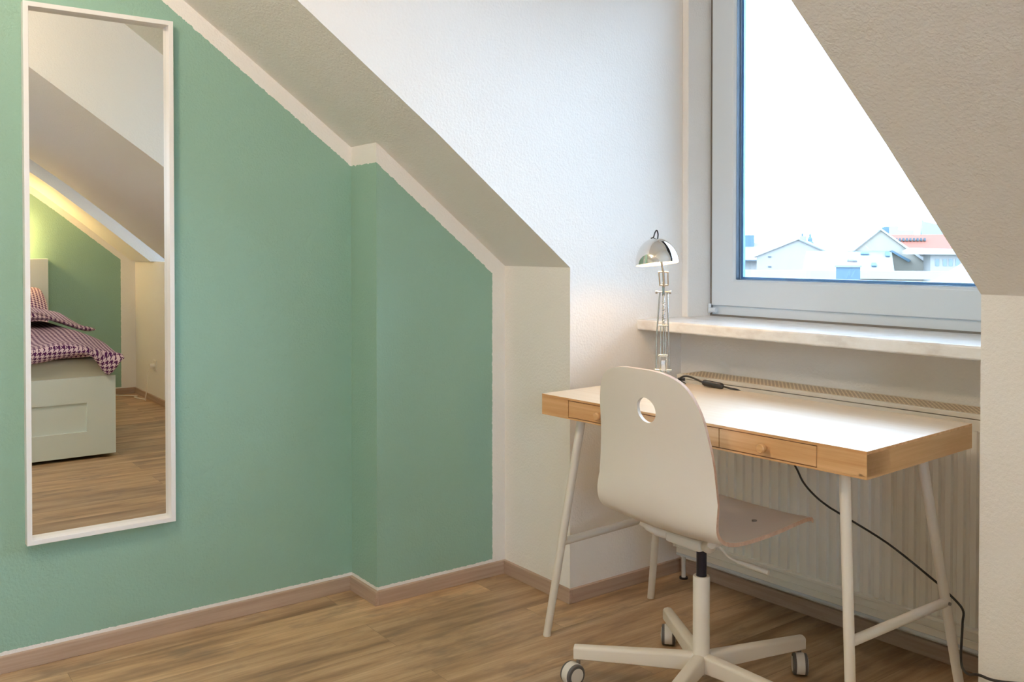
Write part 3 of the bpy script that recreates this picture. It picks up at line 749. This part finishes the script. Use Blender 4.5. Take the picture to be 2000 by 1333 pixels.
f = ext('long_roof_house', 'house with a long pale zinc roof and grey chimney at far left', 'building')
link_mesh('walls', ebox(BM(), -24, -10, 152, 166, -12, -.6), e_wall, f, smooth=False)
link_mesh('roof', prism(BM(), [(150.5, Z0-.65), (159, Z0+2.15), (167, Z0-.65)], 'x', -24, -8.5), e_zinc, f, smooth=False)
bm = ebox(BM(), -17.6, -15.6, 157, 158.4, .8, 3.4); link_mesh('chimney', bm, e_slate, f, smooth=False)
link_mesh('gutter', ebox(BM(), -24, -14.0, 150.2, 150.5, -.78, -.60), e_dkl, f, smooth=False)
f = ext('church_steeple', 'distant stepped church steeple', 'steeple')
bm = BM()
lathe(bm, [(0,-12),(2.2,-12),(2.2,1.6),(1.5,2.4),(1.5,3.6),(.95,4.2),(.95,5.2),(.4,6.2),(.4,6.8),(.06,7.6),(.05,8.9),(0,8.9)], 8, M=Matrix.Translation((-17.2,400,Z0)))
link_mesh('spire', bm, e_slate, f, ang=20)
f = ext('big_gable_house', 'large pale gable with snowy lower roof and small skylights', 'building')
link_mesh('walls', eprism(BM(), [(-1.28,-12),(7.0,-12),(7.0,-.98),(2.18,2.82),(-.06,1.0),(-1.28,.86)], 90, 100), e_beige, f, smooth=False)
bm = eprism(BM(), [(2.10,2.90),(2.26,2.98),(7.5,-1.02),(7.3,-1.18)], 89.8, 100.2); link_mesh('roof', bm, e_snow, f, smooth=False)
bm = eprism(BM(), [(-1.5,.80),(-.1,1.0),(2.18,2.90),(2.18,2.80),(-.05,.92),(-1.5,.72)], 89.8, 100.2); link_mesh('roof', bm, e_zinc, f, smooth=False)
link_mesh('chimney', ebox(BM(), 2.35, 2.95, 92, 92.6, 2.2, 3.15), e_slate, f, smooth=False)
bm = prism(BM(), [(82, Z0-1.0), (90, Z0+.95), (90, Z0-1.0)], 'x', -4.2, 3.1); low = link_mesh('lower_roof', bm, e_zinc, f, smooth=False)
for (x0_, x1_, t0, t1) in ((1.35,1.75,.30,.42), (2.55,2.9,.72,.90), (-.6,.2,.50,.56), (.5,1.2,.80,.86)):
    ya, yb = 82+8*t0, 82+8*t1; za, zb = -1.0+1.95*t0+.05, -1.0+1.95*t1+.05
    bb = BM(); v = [bb.verts.new(p) for p in ((x0_,ya,Z0+za),(x1_,ya,Z0+za),(x1_,yb,Z0+zb),(x0_,yb,Z0+zb))]; fc = bb.faces.new(v)
    r = bmesh.ops.extrude_face_region(bb, geom=[fc]); bmesh.ops.translate(bb, verts=[q for q in r['geom'] if isinstance(q, bmesh.types.BMVert)], vec=(0,-.03,.1))
    link_mesh('skylight', bb, e_slate, low, smooth=False)
bb = BM(); eprism(bb, [(2.96,.95),(3.15,1.02),(4.7,.12),(4.5,-.04)], 89.6, 90.0); link_mesh('dormer_strip', bb, e_slate, f, smooth=False)
f = ext('red_roof_house', 'long house with a red tiled roof', 'building')
link_mesh('walls', ebox(BM(), 4.6, 24, 152, 166, -12, .4), e_wall, f, smooth=False)
link_mesh('roof', prism(BM(), [(150.5, Z0+.3), (158, Z0+3.35), (166.5, Z0+.3)], 'x', 4.2, 24), e_red, f, smooth=False)
bm = BM()
for k in range(11): box(bm, 4.9+k*.5, 5.2+k*.5, 155.0, 155.9, Z0+2.38, Z0+2.78)
link_mesh('ridge_skylights', bm, e_dkl, f, smooth=False)
f = ext('glass_tower', 'distant pale blue tower with a slanted top', 'tower')
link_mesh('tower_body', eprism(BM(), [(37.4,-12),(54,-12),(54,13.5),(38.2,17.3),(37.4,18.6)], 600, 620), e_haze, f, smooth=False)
f = ext('office_block', 'distant pale low office block beside the tower', 'building')
link_mesh('block_body', ebox(BM(), 17.0, 24.5, 600, 620, -12, 14.6), e_beige, f, smooth=False)
link_mesh('side_wing', ebox(BM(), 24.5, 33, 600, 620, -12, 12.2), e_wall, f, smooth=False)
f = ext('roof_terrace_house', 'white top-floor flat with windows and a snowy roof terrace', 'building')
link_mesh('walls', ebox(BM(), 5.6, 12, 80, 88, -12, .85), e_wall, f, smooth=False)
link_mesh('roof', eprism(BM(), [(3.9,.95),(4.4,1.22),(7.4,1.15),(12.3,.85),(12.3,.66),(3.9,.72)], 79.4, 88.5), e_snow, f, smooth=False)
for x_ in (5.95, 6.5, 6.92, 7.4):
    w_o = link_mesh('window', ebox(BM(), x_, x_+.26, 79.95, 80.05, -.2, .35), e_win, f, smooth=False)
f = ext('near_roof', 'snowy pitched roof edge at the lower right of the view', 'roof')
link_mesh('roof_slab', eprism(BM(), [(1.2,.02),(1.95,.40),(2.6,.83),(6.0,3.0),(6.0,2.0),(2.6,.10),(2.2,-.2)], 22, 26), e_snow, f, smooth=False)
link_mesh('walls', ebox(BM(), 2.6, 6.0, 22.4, 25.6, -12, 0.), e_haze, f, smooth=False)
